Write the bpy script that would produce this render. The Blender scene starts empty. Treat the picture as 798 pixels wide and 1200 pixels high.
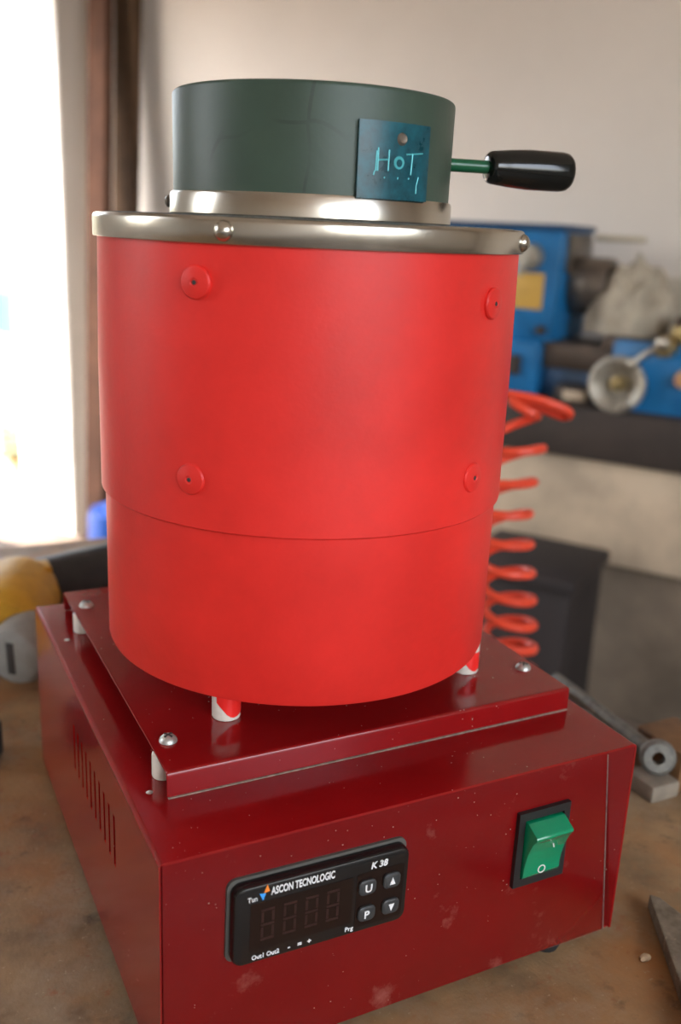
import bpy, bmesh, math, random
from mathutils import Vector, Matrix
random.seed(7)
SC = bpy.context.scene
COL = SC.collection
PI = math.pi

# ------------------------------------------------------------------ camera
F_PX = 1127.2
CAM = Vector((-0.08590, -0.30753, 0.34381))
cr = Vector((0.89578589, -0.44234579, 0.04356417))
cu = Vector((0.08825067, 0.27305702, 0.95794138))
cb = cr.cross(cu)
cam_d = bpy.data.cameras.new('camera')
cam = bpy.data.objects.new('camera', cam_d)
COL.objects.link(cam)
M3 = Matrix((cr, cu, cb)).transposed()
cam.matrix_world = Matrix.Translation(CAM) @ M3.to_4x4()
cam_d.sensor_fit = 'VERTICAL'
cam_d.sensor_height = 36.0
cam_d.lens = 36.0 * F_PX / 1200.0
cam_d.clip_start = 0.02
cam_d.clip_end = 200
cam_d.dof.use_dof = True
cam_d.dof.focus_distance = 0.43
cam_d.dof.aperture_fstop = 6.8
SC.camera = cam

# workshop frame: origin on the lathe hand wheel, A runs along the back wall to the right, B away into the wall
W0 = Vector((1.39247193, 1.2960466, 0.0))
YAW = math.radians(-56.4999)
E1 = Vector((math.cos(YAW), math.sin(YAW), 0))
E2 = Vector((-math.sin(YAW), math.cos(YAW), 0))
MW = Matrix.Translation(W0) @ Matrix.Rotation(YAW, 4, 'Z')
FLOOR = -0.77
WZ = 0.0403          # height of the hand wheel axis

# ------------------------------------------------------------------ light
SC.view_settings.view_transform = 'Standard'
SC.view_settings.look = 'None'
SC.view_settings.gamma = 1.0
SC.view_settings.use_curve_mapping = False
SC.view_settings.exposure = 2.95
SC.cycles.use_denoising = True
SC.cycles.max_bounces = 10
SC.cycles.diffuse_bounces = 6
SC.cycles.sample_clamp_indirect = 8.0

w = bpy.data.worlds.new('daylight')
SC.world = w
w.use_nodes = True
nt = w.node_tree
sky = nt.nodes.new('ShaderNodeTexSky')
sky.sky_type = 'NISHITA'
sky.sun_disc = False
sky.sun_elevation = math.radians(46)
sun_h = (E2 * -0.985 - E1 * 0.13).normalized()
sun_v = (sun_h * math.cos(math.radians(46)) + Vector((0, 0, math.sin(math.radians(46))))).normalized()
sky.sun_rotation = math.atan2(sun_h.x, sun_h.y)
sky.dust_density = 4.0
sky.ozone_density = 0.6
bgn = nt.nodes['Background']
hsv = nt.nodes.new('ShaderNodeHueSaturation')
hsv.inputs['Saturation'].default_value = 0.45      # thin bright cloud
nt.links.new(sky.outputs[0], hsv.inputs['Color'])
nt.links.new(hsv.outputs[0], bgn.inputs[0])
bgn.inputs[1].default_value = 0.32
sun_d = bpy.data.lights.new('sun', 'SUN')
sun_d.energy = 1.1
sun_d.angle = math.radians(1.5)
sun_d.color = (1.0, 0.95, 0.86)
sun = bpy.data.objects.new('sun', sun_d)
COL.objects.link(sun)
sun.rotation_euler = sun_v.to_track_quat('Z', 'Y').to_euler()

# ------------------------------------------------------------------ materials
def mat(name, col, rough=0.5, metal=0.0, var=0.0, vscale=30.0, col2=None, bump=0.0, bscale=200.0, coat=0.0,
        rvar=0.0, dust=0.0, dust_scale=900.0, spec=0.5, aniso=None, trans=0.0, detail=6.0, thr=(0.35, 0.65)):
    m = bpy.data.materials.new(name)
    m.use_nodes = True
    n = m.node_tree.nodes
    l = m.node_tree.links
    b = n['Principled BSDF']
    b.inputs['Base Color'].default_value = (*col, 1)
    b.inputs['Roughness'].default_value = rough
    b.inputs['Metallic'].default_value = metal
    b.inputs['Coat Weight'].default_value = coat
    b.inputs['Coat Roughness'].default_value = 0.08
    b.inputs['Specular IOR Level'].default_value = spec
    b.inputs['Transmission Weight'].default_value = trans
    tc = n.new('ShaderNodeTexCoord')
    out_col = None
    if var > 0 or col2:
        nz = n.new('ShaderNodeTexNoise')
        nz.inputs['Scale'].default_value = vscale
        nz.inputs['Detail'].default_value = detail
        nz.inputs['Roughness'].default_value = 0.62
        l.new(tc.outputs['Object'], nz.inputs['Vector'])
        rp = n.new('ShaderNodeValToRGB')
        rp.color_ramp.elements[0].position = thr[0]
        rp.color_ramp.elements[1].position = thr[1]
        c2 = col2 or tuple(c * (1 - var) for c in col)
        rp.color_ramp.elements[0].color = (*c2, 1)
        rp.color_ramp.elements[1].color = (*col, 1)
        l.new(nz.outputs['Fac'], rp.inputs['Fac'])
        out_col = rp.outputs['Color']
        if rvar > 0:
            mr = n.new('ShaderNodeMapRange')
            mr.inputs['To Min'].default_value = max(0.02, rough - rvar)
            mr.inputs['To Max'].default_value = min(1, rough + rvar)
            l.new(nz.outputs['Fac'], mr.inputs['Value'])
            l.new(mr.outputs['Result'], b.inputs['Roughness'])
    if dust > 0:                                    # pale settled specks
        vz = n.new('ShaderNodeTexVoronoi')
        vz.inputs['Scale'].default_value = dust_scale
        l.new(tc.outputs['Object'], vz.inputs['Vector'])
        sm = n.new('ShaderNodeTexNoise')
        sm.inputs['Scale'].default_value = dust_scale * 0.12
        l.new(tc.outputs['Object'], sm.inputs['Vector'])
        mrs = n.new('ShaderNodeMapRange')
        mrs.inputs['From Min'].default_value = 0.42
        mrs.inputs['From Max'].default_value = 0.75
        mrs.inputs['To Min'].default_value = 0.015
        mrs.inputs['To Max'].default_value = 0.11
        l.new(sm.outputs['Fac'], mrs.inputs['Value'])
        lt = n.new('ShaderNodeMath')
        lt.operation = 'LESS_THAN'
        l.new(vz.outputs['Distance'], lt.inputs[0])
        l.new(mrs.outputs['Result'], lt.inputs[1])
        ml = n.new('ShaderNodeMath')
        ml.operation = 'MULTIPLY'
        ml.inputs[1].default_value = dust
        l.new(lt.outputs[0], ml.inputs[0])
        mx = n.new('ShaderNodeMix')
        mx.data_type = 'RGBA'
        l.new(ml.outputs[0], mx.inputs[0])
        if out_col:
            l.new(out_col, mx.inputs[6])
        else:
            mx.inputs[6].default_value = (*col, 1)
        mx.inputs[7].default_value = (0.55, 0.48, 0.42, 1)
        out_col = mx.outputs[2]
    if out_col:
        l.new(out_col, b.inputs['Base Color'])
    if bump > 0:
        bz = n.new('ShaderNodeTexNoise')
        bz.inputs['Scale'].default_value = bscale
        bz.inputs['Detail'].default_value = 4
        l.new(tc.outputs['Object'], bz.inputs['Vector'])
        bp = n.new('ShaderNodeBump')
        bp.inputs['Strength'].default_value = bump
        bp.inputs['Distance'].default_value = 0.002
        l.new(bz.outputs['Fac'], bp.inputs['Height'])
        l.new(bp.outputs['Normal'], b.inputs['Normal'])
    if aniso is not None:
        b.inputs['Anisotropic'].default_value = aniso
    return m

def mix_layer(m, col, scale, thr, amount=1.0, stretch=(1, 1, 1), seed=0.0):
    """lay irregular stains of another colour over a material's base colour"""
    n = m.node_tree.nodes
    l = m.node_tree.links
    b = n['Principled BSDF']
    tc = n.new('ShaderNodeTexCoord')
    mp = n.new('ShaderNodeMapping')
    mp.inputs['Scale'].default_value = stretch
    mp.inputs['Location'].default_value = (seed, seed * 1.7, seed * 0.6)
    l.new(tc.outputs['Object'], mp.inputs['Vector'])
    nz = n.new('ShaderNodeTexNoise')
    nz.inputs['Scale'].default_value = scale
    nz.inputs['Detail'].default_value = 8
    nz.inputs['Roughness'].default_value = 0.65
    l.new(mp.outputs[0], nz.inputs['Vector'])
    mr = n.new('ShaderNodeMapRange')
    mr.inputs['From Min'].default_value = thr[0]
    mr.inputs['From Max'].default_value = thr[1]
    mr.inputs['To Max'].default_value = amount
    l.new(nz.outputs['Fac'], mr.inputs['Value'])
    mx = n.new('ShaderNodeMix')
    mx.data_type = 'RGBA'
    l.new(mr.outputs[0], mx.inputs[0])
    s = b.inputs['Base Color']
    if s.is_linked:
        l.new(s.links[0].from_socket, mx.inputs[6])
    else:
        mx.inputs[6].default_value = s.default_value
    mx.inputs[7].default_value = (*col, 1)
    l.new(mx.outputs[2], s)
    return m

M = {}
M['red'] = mat('bright_red_enamel', (0.80, 0.028, 0.021), 0.44, spec=0.4, var=0.22, vscale=11, rvar=0.10, bump=0.05, bscale=350)
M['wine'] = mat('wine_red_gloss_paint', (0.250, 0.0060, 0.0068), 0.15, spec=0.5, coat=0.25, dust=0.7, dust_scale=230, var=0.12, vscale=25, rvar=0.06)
M['wine_edge'] = mat('worn_sheet_edge', (0.50, 0.16, 0.15), 0.35)
M['steel'] = mat('brushed_stainless', (0.60, 0.56, 0.48), 0.24, 1.0, var=0.12, vscale=40, rvar=0.08)
M['bare_edge'] = mat('scuffed_bare_edge', (0.30, 0.22, 0.18), 0.6, var=0.5, vscale=300)
M['zinc'] = mat('zinc_screw', (0.60, 0.61, 0.57), 0.5, 0.9, var=0.3, vscale=600)
M['dark_slot'] = mat('dark_recess', (0.03, 0.028, 0.026), 0.7)
M['grit'] = mat('dusty_grit', (0.26, 0.27, 0.25), 0.9, col2=(0.09, 0.095, 0.09), vscale=900, bump=0.9, bscale=1400)
M['lid'] = mat('dark_green_lid', (0.042, 0.074, 0.050), 0.46, var=0.22, vscale=22, rvar=0.08, bump=0.04, bscale=300)
M['green_rod'] = mat('green_painted_rod', (0.010, 0.10, 0.042), 0.28)
M['bakelite'] = mat('black_bakelite', (0.006, 0.007, 0.006), 0.13)
M['teal'] = mat('teal_tag', (0.004, 0.100, 0.135), 0.30, var=0.55, vscale=160, rvar=0.10)
M['scratch'] = mat('scratched_bare', (0.10, 0.48, 0.52), 0.35, metal=0.2)
M['rivet_tan'] = mat('tan_rivet', (0.22, 0.18, 0.14), 0.5, 0.6)
M['ceramic'] = mat('white_ceramic', (0.74, 0.70, 0.62), 0.35, var=0.12, vscale=120)
M['splash'] = mat('red_paint_splash', (0.80, 0.025, 0.02), 0.3)
M['black_plastic'] = mat('black_plastic', (0.010, 0.0095, 0.0095), 0.22)
M['bezel_rim'] = mat('dusty_grey_gasket', (0.085, 0.08, 0.07), 0.75)
M['key'] = mat('grey_rubber_key', (0.035, 0.036, 0.036), 0.5)
M['display'] = mat('smoked_display', (0.010, 0.004, 0.003), 0.16)
M['segments'] = mat('unlit_segments', (0.028, 0.010, 0.008), 0.3)
M['print_white'] = mat('white_print', (0.78, 0.78, 0.78), 0.5)
M['print_orange'] = mat('orange_print', (0.85, 0.25, 0.03), 0.5)
M['print_blue'] = mat('blue_print', (0.05, 0.35, 0.85), 0.5)
M['switch_frame'] = mat('black_switch_frame', (0.014, 0.013, 0.013), 0.45, dust=0.25, dust_scale=900)
M['switch_green'] = mat('green_rocker', (0.003, 0.235, 0.105), 0.18, coat=0.3)
M['rubber'] = mat('black_rubber', (0.012, 0.012, 0.012), 0.7)
# bench top
b = mat('rusty_bench_steel', (0.31, 0.200, 0.100), 0.68, col2=(0.165, 0.105, 0.055), vscale=26, bump=0.2, bscale=420, detail=10, rvar=0.14, spec=0.35)
mix_layer(b, (0.36, 0.150, 0.045), 7, (0.48, 0.64), 0.75, seed=3.1)
mix_layer(b, (0.33, 0.27, 0.19), 13, (0.50, 0.68), 0.70, seed=8.2)
mix_layer(b, (0.06, 0.042, 0.030), 50, (0.58, 0.74), 0.75, seed=1.3)
mix_layer(b, (0.27, 0.085, 0.035), 95, (0.60, 0.70), 0.6, seed=6.3)
mix_layer(b, (0.45, 0.35, 0.23), 330, (0.62, 0.72), 0.55, seed=5.3)
M['bench'] = b
M['bench_leg'] = mat('bench_leg_steel', (0.06, 0.055, 0.05), 0.6, 0.4, var=0.3, vscale=20)
M['bar'] = mat('worn_flat_steel', (0.26, 0.225, 0.17), 0.55, 0.35, col2=(0.12, 0.088, 0.06), vscale=90, bump=0.2, bscale=500)
mix_layer(M['bar'], (0.42, 0.35, 0.26), 170, (0.60, 0.68), 0.8, seed=2)
M['chip'] = mat('pale_crumb', (0.62, 0.50, 0.30), 0.8, col2=(0.45, 0.30, 0.2), vscale=400)
M['cast'] = mat('grey_cast_iron', (0.22, 0.215, 0.19), 0.55, 0.6, var=0.4, vscale=150, bump=0.3, bscale=500)
M['cast_block'] = mat('dull_grey_block', (0.27, 0.225, 0.17), 0.7, 0.1, var=0.3, vscale=60, bump=0.2, bscale=300)
M['brown_block'] = mat('brown_wood_block', (0.22, 0.11, 0.042), 0.7, var=0.4, vscale=40, bump=0.2, bscale=200)
M['yellow'] = mat('yellow_tool_plastic', (0.62, 0.34, 0.022), 0.55, var=0.25, vscale=45, bump=0.06, bscale=300)
M['tool_black'] = mat('black_tool_rubber', (0.028, 0.028, 0.030), 0.55, var=0.3, vscale=60)
M['tool_grey'] = mat('grey_tool_cap', (0.27, 0.27, 0.25), 0.55, var=0.2, vscale=80)
M['hose'] = mat('orange_red_hose', (0.72, 0.060, 0.022), 0.48)
# lathe
M['blue'] = mat('lathe_blue_enamel', (0.013, 0.175, 0.43), 0.40, var=0.35, vscale=8, rvar=0.1)
M['blue_dark'] = mat('lathe_dark_blue', (0.010, 0.060, 0.15), 0.45, var=0.3, vscale=12)
M['iron'] = mat('dark_oiled_iron', (0.100, 0.070, 0.050), 0.5, 0.4, var=0.4, vscale=18)
M['chuck'] = mat('chuck_steel', (0.21, 0.18, 0.15), 0.38, 0.8, var=0.3, vscale=25)
M['chrome'] = mat('worn_chrome', (0.52, 0.48, 0.40), 0.30, 1.0, var=0.12, vscale=30)
M['wheel_metal'] = mat('cast_alloy_wheel', (0.42, 0.385, 0.32), 0.5, 0.55, var=0.25, vscale=30)
M['brass'] = mat('dull_brass', (0.44, 0.34, 0.16), 0.4, 0.85, var=0.3, vscale=40)
M['tan_knob'] = mat('tan_knob', (0.52, 0.28, 0.13), 0.4)
M['plate_yellow'] = mat('yellow_data_plate', (0.60, 0.36, 0.075), 0.45, var=0.15, vscale=40)
M['tray'] = mat('dark_chip_tray', (0.042, 0.029, 0.022), 0.65, 0.0, var=0.35, vscale=10)
M['stand'] = mat('beige_sheet_stand', (0.56, 0.44, 0.31), 0.5, vscale=6, col2=(0.38, 0.30, 0.215))
M['plinth'] = mat('brown_stand_shade', (0.21, 0.16, 0.112), 0.7, var=0.4, vscale=5)  # shade on the lower lathe stand, put into the colour
M['cloth'] = mat('pale_dust_cloth', (0.46, 0.41, 0.32), 0.9, col2=(0.30, 0.26, 0.20), vscale=14, bump=0.4, bscale=40)
M['cream'] = mat('cream_rail', (0.55, 0.49, 0.37), 0.5)
M['guard'] = mat('beige_splash_guard', (0.52, 0.47, 0.38), 0.6)
M['bin'] = mat('dark_bin_plastic', (0.026, 0.019, 0.018), 0.7, var=0.3, vscale=6)
M['plank_red'] = mat('reddish_timber', (0.100, 0.046, 0.026), 0.9, var=0.45, vscale=7, col2=(0.055, 0.026, 0.016), spec=0.2, bump=0.2, bscale=30)
M['plank_dark'] = mat('dark_timber', (0.095, 0.055, 0.030), 0.9, var=0.45, vscale=6, col2=(0.05, 0.031, 0.019), spec=0.2, bump=0.2, bscale=30)
M['barrel'] = mat('blue_barrel_plastic', (0.03, 0.13, 0.55), 0.4, var=0.15, vscale=10)
M['wall'] = mat('cream_plaster', (0.70, 0.645, 0.58), 0.85, var=0.07, vscale=2.2, bump=0.10, bscale=30)
M['wall_white'] = mat('white_painted_reveal', (0.80, 0.78, 0.73), 0.8, var=0.05, vscale=3)
M['floor'] = mat('oily_concrete_floor', (0.175, 0.135, 0.10), 0.65, col2=(0.085, 0.066, 0.05), vscale=3.5, detail=9, rvar=0.15)
M['threshold'] = mat('stone_threshold', (0.27, 0.185, 0.13), 0.8, var=0.25, vscale=9)
M['ceiling'] = mat('ceiling_plaster', (0.72, 0.70, 0.66), 0.9)
M['paving'] = mat('bright_yard_concrete', (0.27, 0.20, 0.155), 0.9, var=0.25, vscale=1.5)
M['frame'] = mat('window_frame_paint', (0.5, 0.5, 0.48), 0.5)
M['leaf'] = mat('garden_leaf', (0.10, 0.17, 0.045), 0.6, var=0.5, vscale=9)
M['flower'] = mat('flower_petal', (0.62, 0.16, 0.06), 0.6, var=0.3, vscale=14)
M['terracotta'] = mat('terracotta', (0.50, 0.20, 0.09), 0.8, var=0.2, vscale=14)
M['garden_wall'] = mat('garden_wall_render', (0.34, 0.33, 0.24), 0.9, var=0.35, vscale=2.0)
M['blue_paint'] = mat('sky_blue_paint', (0.04, 0.30, 0.75), 0.4)
M['board'] = mat('pale_board', (0.42, 0.40, 0.33), 0.8, var=0.2, vscale=6)
M['scrap'] = mat('dark_mat_fibre', (0.055, 0.038, 0.028), 0.95, 0.0, var=0.4, vscale=15)

# dark scuff lines and hairline cracks in the lid's paint (z measured in the lid's own frame)
def lid_marks(m):
    n = m.node_tree.nodes; l = m.node_tree.links; b = n['Principled BSDF']
    tc = n.new('ShaderNodeTexCoord')
    vz = n.new('ShaderNodeTexVoronoi'); vz.feature = 'DISTANCE_TO_EDGE'
    vz.inputs['Scale'].default_value = 17
    nz = n.new('ShaderNodeTexNoise'); nz.inputs['Scale'].default_value = 12
    mp = n.new('ShaderNodeMix'); mp.data_type = 'VECTOR'; mp.inputs[0].default_value = 0.05
    l.new(tc.outputs['Object'], nz.inputs['Vector'])
    l.new(tc.outputs['Object'], mp.inputs[4]); l.new(nz.outputs['Color'], mp.inputs[5])
    l.new(mp.outputs[1], vz.inputs['Vector'])
    lt = n.new('ShaderNodeMath'); lt.operation = 'LESS_THAN'; lt.inputs[1].default_value = 0.010
    l.new(vz.outputs['Distance'], lt.inputs[0])
    n2 = n.new('ShaderNodeTexNoise'); n2.inputs['Scale'].default_value = 26
    l.new(tc.outputs['Object'], n2.inputs['Vector'])
    gt = n.new('ShaderNodeMapRange'); gt.inputs['From Min'].default_value = 0.48; gt.inputs['From Max'].default_value = 0.60
    gt.inputs['To Max'].default_value = 0.45
    l.new(n2.outputs['Fac'], gt.inputs['Value'])
    ml = n.new('ShaderNodeMath'); ml.operation = 'MULTIPLY'
    l.new(lt.outputs[0], ml.inputs[0]); l.new(gt.outputs[0], ml.inputs[1])
    mx = n.new('ShaderNodeMix'); mx.data_type = 'RGBA'
    l.new(ml.outputs[0], mx.inputs[0])
    l.new(b.inputs['Base Color'].links[0].from_socket, mx.inputs[6])
    mx.inputs[7].default_value = (0.012, 0.016, 0.013, 1)
    l.new(mx.outputs[2], b.inputs['Base Color'])
lid_marks(M['lid'])

# pale dust smears on the front panel paint
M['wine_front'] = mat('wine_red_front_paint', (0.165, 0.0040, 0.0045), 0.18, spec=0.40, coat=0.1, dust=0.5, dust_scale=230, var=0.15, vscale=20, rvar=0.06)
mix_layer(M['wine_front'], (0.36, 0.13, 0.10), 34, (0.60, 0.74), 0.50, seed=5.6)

# ------------------------------------------------------------------ mesh helpers
def nb():
    return bmesh.new()

def box(bm, x0, x1, y0, y1, z0, z1, bev=0.0, seg=2, mtx=None):
    r = bmesh.ops.create_cube(bm, size=1.0)
    vs = r['verts']
    for v in vs:
        v.co = Vector(((x0 + x1) / 2 + v.co.x * (x1 - x0), (y0 + y1) / 2 + v.co.y * (y1 - y0), (z0 + z1) / 2 + v.co.z * (z1 - z0)))
    if bev > 0:
        es = list({e for v in vs for e in v.link_edges})
        rr = bmesh.ops.bevel(bm, geom=es, offset=bev, segments=seg, affect='EDGES', profile=0.5, clamp_overlap=True)
        vs = list({v for f in rr['faces'] for v in f.verts} | {v for v in vs if v.is_valid})
    if mtx is not None:
        bmesh.ops.transform(bm, matrix=mtx, verts=[v for v in vs if v.is_valid])
    return vs

def revolve(bm, prof, seg=48, mtx=None, a0=0.0, a1=2 * PI):
    """profile (r, z) turned round Z; closed surface where r == 0"""
    full = abs(a1 - a0) > 2 * PI - 1e-6
    rings = []
    n = seg if full else seg + 1
    for r, z in prof:
        if r <= 1e-9:
            rings.append([bm.verts.new((0, 0, z))])
        else:
            rings.append([bm.verts.new((r * math.cos(a0 + (a1 - a0) * i / seg), r * math.sin(a0 + (a1 - a0) * i / seg), z)) for i in range(n)])
    for a, c in zip(rings, rings[1:]):
        for i in range(seg):
            j = (i + 1) % n
            if len(a) == 1 and len(c) == 1:
                continue
            if len(a) == 1:
                bm.faces.new((a[0], c[j], c[i]))
            elif len(c) == 1:
                bm.faces.new((a[i], a[j], c[0]))
            else:
                bm.faces.new((a[i], a[j], c[j], c[i]))
    vs = [v for r in rings for v in r]
    if mtx is not None:
        bmesh.ops.transform(bm, matrix=mtx, verts=vs)
    return vs

def axis(p, d, up=None):
    """matrix placing local Z along d at p"""
    return Matrix.Translation(Vector(p)) @ Vector(d).normalized().to_track_quat('Z', 'Y').to_matrix().to_4x4()

def cyl(bm, p0, p1, r0, r1=None, seg=24, bev=0.0):
    p0 = Vector(p0); p1 = Vector(p1)
    L = (p1 - p0).length
    r1 = r0 if r1 is None else r1
    if bev > 0:
        prof = [(0, 0), (r0 - bev, 0), (r0 - bev * .3, bev * .3), (r0, bev), (r1, L - bev), (r1 - bev * .3, L - bev * .3), (r1 - bev, L), (0, L)]
    else:
        prof = [(0, 0), (r0, 0), (r1, L), (0, L)]
    return revolve(bm, prof, seg, axis(p0, p1 - p0))

def tube(bm, pts, r, seg=10, caps=True):
    pts = [Vector(p) for p in pts]
    rings = []
    t0 = (pts[1] - pts[0]).normalized()
    nrm = t0.orthogonal().normalized()
    for i, p in enumerate(pts):
        t = (pts[min(i + 1, len(pts) - 1)] - pts[max(i - 1, 0)]).normalized()
        nrm = (nrm - t * nrm.dot(t)).normalized()
        bn = t.cross(nrm)
        rr = r[i] if isinstance(r, (list, tuple)) else r
        rings.append([bm.verts.new(p + (nrm * math.cos(2 * PI * k / seg) + bn * math.sin(2 * PI * k / seg)) * rr) for k in range(seg)])
    for a, c in zip(rings, rings[1:]):
        for k in range(seg):
            bm.faces.new((a[k], a[(k + 1) % seg], c[(k + 1) % seg], c[k]))
    if caps:
        bm.faces.new(list(reversed(rings[0])))
        bm.faces.new(rings[-1])

def prism(bm, pts, dvec, bev=0.0):
    """polygon of 3D points extruded by dvec"""
    d = Vector(dvec)
    a = [bm.verts.new(Vector(p)) for p in pts]
    c = [bm.verts.new(Vector(p) + d) for p in pts]
    n = len(pts)
    fs = [bm.faces.new(a), bm.faces.new(list(reversed(c)))]
    for i in range(n):
        fs.append(bm.faces.new((a[(i + 1) % n], a[i], c[i], c[(i + 1) % n])))
    bmesh.ops.recalc_face_normals(bm, faces=fs)
    if bev > 0:
        es = list({e for f in fs for e in f.edges})
        bmesh.ops.bevel(bm, geom=es, offset=bev, segments=2, affect='EDGES', profile=0.5, clamp_overlap=True)

def rot_inv(parent):
    m = Matrix.Identity(4)
    p = parent
    while p is not None:
        m = p.matrix_basis @ m if p.parent is None else p.matrix_parent_inverse @ p.matrix_basis @ m
        p = p.parent
    return m.inverted()

def obj(name, bm, material, parent=None, room=False, smooth=True, angle=35, kind=None, label=None, cat=None, group=None, mods=()):
    """link one mesh object. Coordinates are world ones, or the workshop's (A, B, z) when room is set"""
    bmesh.ops.recalc_face_normals(bm, faces=bm.faces[:])
    me = bpy.data.meshes.new(name)
    if room:
        bmesh.ops.transform(bm, matrix=MW, verts=bm.verts[:])
    off = None
    if parent is None:
        xs = [v.co for v in bm.verts]
        lo = Vector((min(v.x for v in xs), min(v.y for v in xs), min(v.z for v in xs)))
        hi = Vector((max(v.x for v in xs), max(v.y for v in xs), max(v.z for v in xs)))
        off = Vector(((lo.x + hi.x) / 2, (lo.y + hi.y) / 2, lo.z))
        bmesh.ops.translate(bm, vec=-off, verts=bm.verts[:])
    bm.to_mesh(me)
    bm.free()
    me.materials.append(material)
    if smooth:
        me.shade_smooth()
        me.set_sharp_from_angle(angle=math.radians(angle))
    o = bpy.data.objects.new(name, me)
    COL.objects.link(o)
    if off is not None:
        o.location = off
    if parent is not None:
        o.parent = parent
        if parent.type == 'EMPTY' or parent.parent is None:
            o.matrix_parent_inverse = rot_inv(parent)
    if kind: o['kind'] = kind
    if label: o['label'] = label
    if cat: o['category'] = cat
    if group: o['group'] = group
    return o

def thing(name, loc, label, cat, group=None, room=False):
    o = bpy.data.objects.new(name, None)
    o.empty_display_size = 0.05
    COL.objects.link(o)
    o.location = (MW @ Vector(loc)) if room else Vector(loc)
    o['label'] = label
    o['category'] = cat
    if group: o['group'] = group
    return o

def text_mesh(txt, size, mtx, bold=0.0, xs=1.0, shear=0.0):
    cu_ = bpy.data.curves.new('lettering', 'FONT')
    cu_.body = txt
    cu_.size = size
    cu_.align_x = 'LEFT'
    cu_.offset = bold
    cu_.extrude = 0.00008
    cu_.shear = shear
    cu_.resolution_u = 3
    to = bpy.data.objects.new('lettering', cu_)
    COL.objects.link(to)
    dg = bpy.context.evaluated_depsgraph_get()
    me = bpy.data.meshes.new_from_object(to.evaluated_get(dg))
    bpy.data.objects.remove(to)
    bpy.data.curves.remove(cu_)
    bm = nb()
    bm.from_mesh(me)
    bpy.data.meshes.remove(me)
    bmesh.ops.transform(bm, matrix=mtx @ Matrix.Diagonal((xs, 1, 1, 1)), verts=bm.verts[:])
    return bm

def struct(name, bm, m, room=True, smooth=False):
    return obj(name, bm, m, room=room, smooth=smooth, kind='structure')

# ------------------------------------------------------------------ the workshop shell (A, B, z)
A0, A1 = -1.927, 3.3          # left and right inner wall faces
B0, B1 = 0.45, -5.5           # back wall, wall behind the photographer
TOP = 2.45
DB = 0.28                     # far edge of the big doorway in the left wall
DE = -0.95                     # near edge of it
DT = 1.10                     # its unseen head, set low to keep sky reflections off the furnace plate
T = 0.25                      # wall thickness
bm = nb(); box(bm, A0 - T, A1 + T, B1 - T, B0 + T, FLOOR - 0.12, FLOOR); struct('floor', bm, M['floor'])
bm = nb(); box(bm, A0 - T, A1 + T, B1 - T, B0 + T, TOP, TOP + 0.15); struct('ceiling', bm, M['ceiling'])
bm = nb(); box(bm, A0 - T, A1 + T, B0, B0 + T, FLOOR, TOP); struct('wall_back', bm, M['wall'])
bm = nb(); box(bm, A0 - T, A1 + T, B1 - T, B1, FLOOR, TOP); struct('wall_front', bm, M['wall'])
bm = nb()
LW0, LW1, LWZ0, LWZ1 = -3.4, -2.5, 0.1, 1.75     # second window, in the left wall
box(bm, A0 - T, A0, LW0, LW1, FLOOR, LWZ0); box(bm, A0 - T, A0, LW0, LW1, LWZ1, TOP); box(bm, A0 - T, A0, B1, LW0, FLOOR, TOP)
prism(bm, [(A0, LW1, FLOOR), (A0, DE, FLOOR), (A0, DE, DT), (A0, DB, DT), (A0, DB, FLOOR), (A0, B0, FLOOR), (A0, B0, TOP), (A0, LW1, TOP)], (-T, 0, 0))
struct('wall_left', bm, M['wall'])
# white painted lining of the doorway: far jamb, head, near jamb
bm = nb()
box(bm, A0 - T - 0.004, A0 - 0.004, DB - 0.006, DB, FLOOR, DT, 0.002)
struct('trim_1', bm, M['wall_white'])
bm = nb(); box(bm, A0 - T - 0.02, A0 + 0.06, DE, DB - 0.006, FLOOR, FLOOR + 0.012, 0.004); struct('trim_2', bm, M['threshold'])
WB0, WB1, WZ0, WZ1 = -5.2, -2.0, 0.10, 2.15     # workshop window in the right wall, behind the photographer
bm = nb()
ring_o = [(A1, B1, FLOOR), (A1, B0, FLOOR), (A1, B0, TOP), (A1, B1, TOP)]
box(bm, A1, A1 + T, B1, WB0, FLOOR, TOP); box(bm, A1, A1 + T, WB1, B0, FLOOR, TOP)
box(bm, A1, A1 + T, WB0, WB1, FLOOR, WZ0); box(bm, A1, A1 + T, WB0, WB1, WZ1, TOP)
struct('wall_right', bm, M['wall'])
bm = nb()
for z in (WZ0, WZ1 - 0.06):
    box(bm, A1 + 0.1, A1 + 0.16, WB0, WB1, z, z + 0.06)
for i in range(3):
    y = WB0 + (WB1 - WB0 - 0.06) * i / 2
    box(bm, A1 + 0.1, A1 + 0.16, y, y + 0.06, WZ0, WZ1)
struct('window_1', bm, M['frame'])
bm = nb()
for z in (LWZ0, LWZ1 - 0.05):
    box(bm, A0 - 0.16, A0 - 0.10, LW0, LW1, z, z + 0.05)
for i in range(3):
    y = LW0 + (LW1 - LW0 - 0.05) * i / 2
    box(bm, A0 - 0.16, A0 - 0.10, y, y + 0.05, LWZ0, LWZ1)
struct('window_2', bm, M['frame'])

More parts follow.
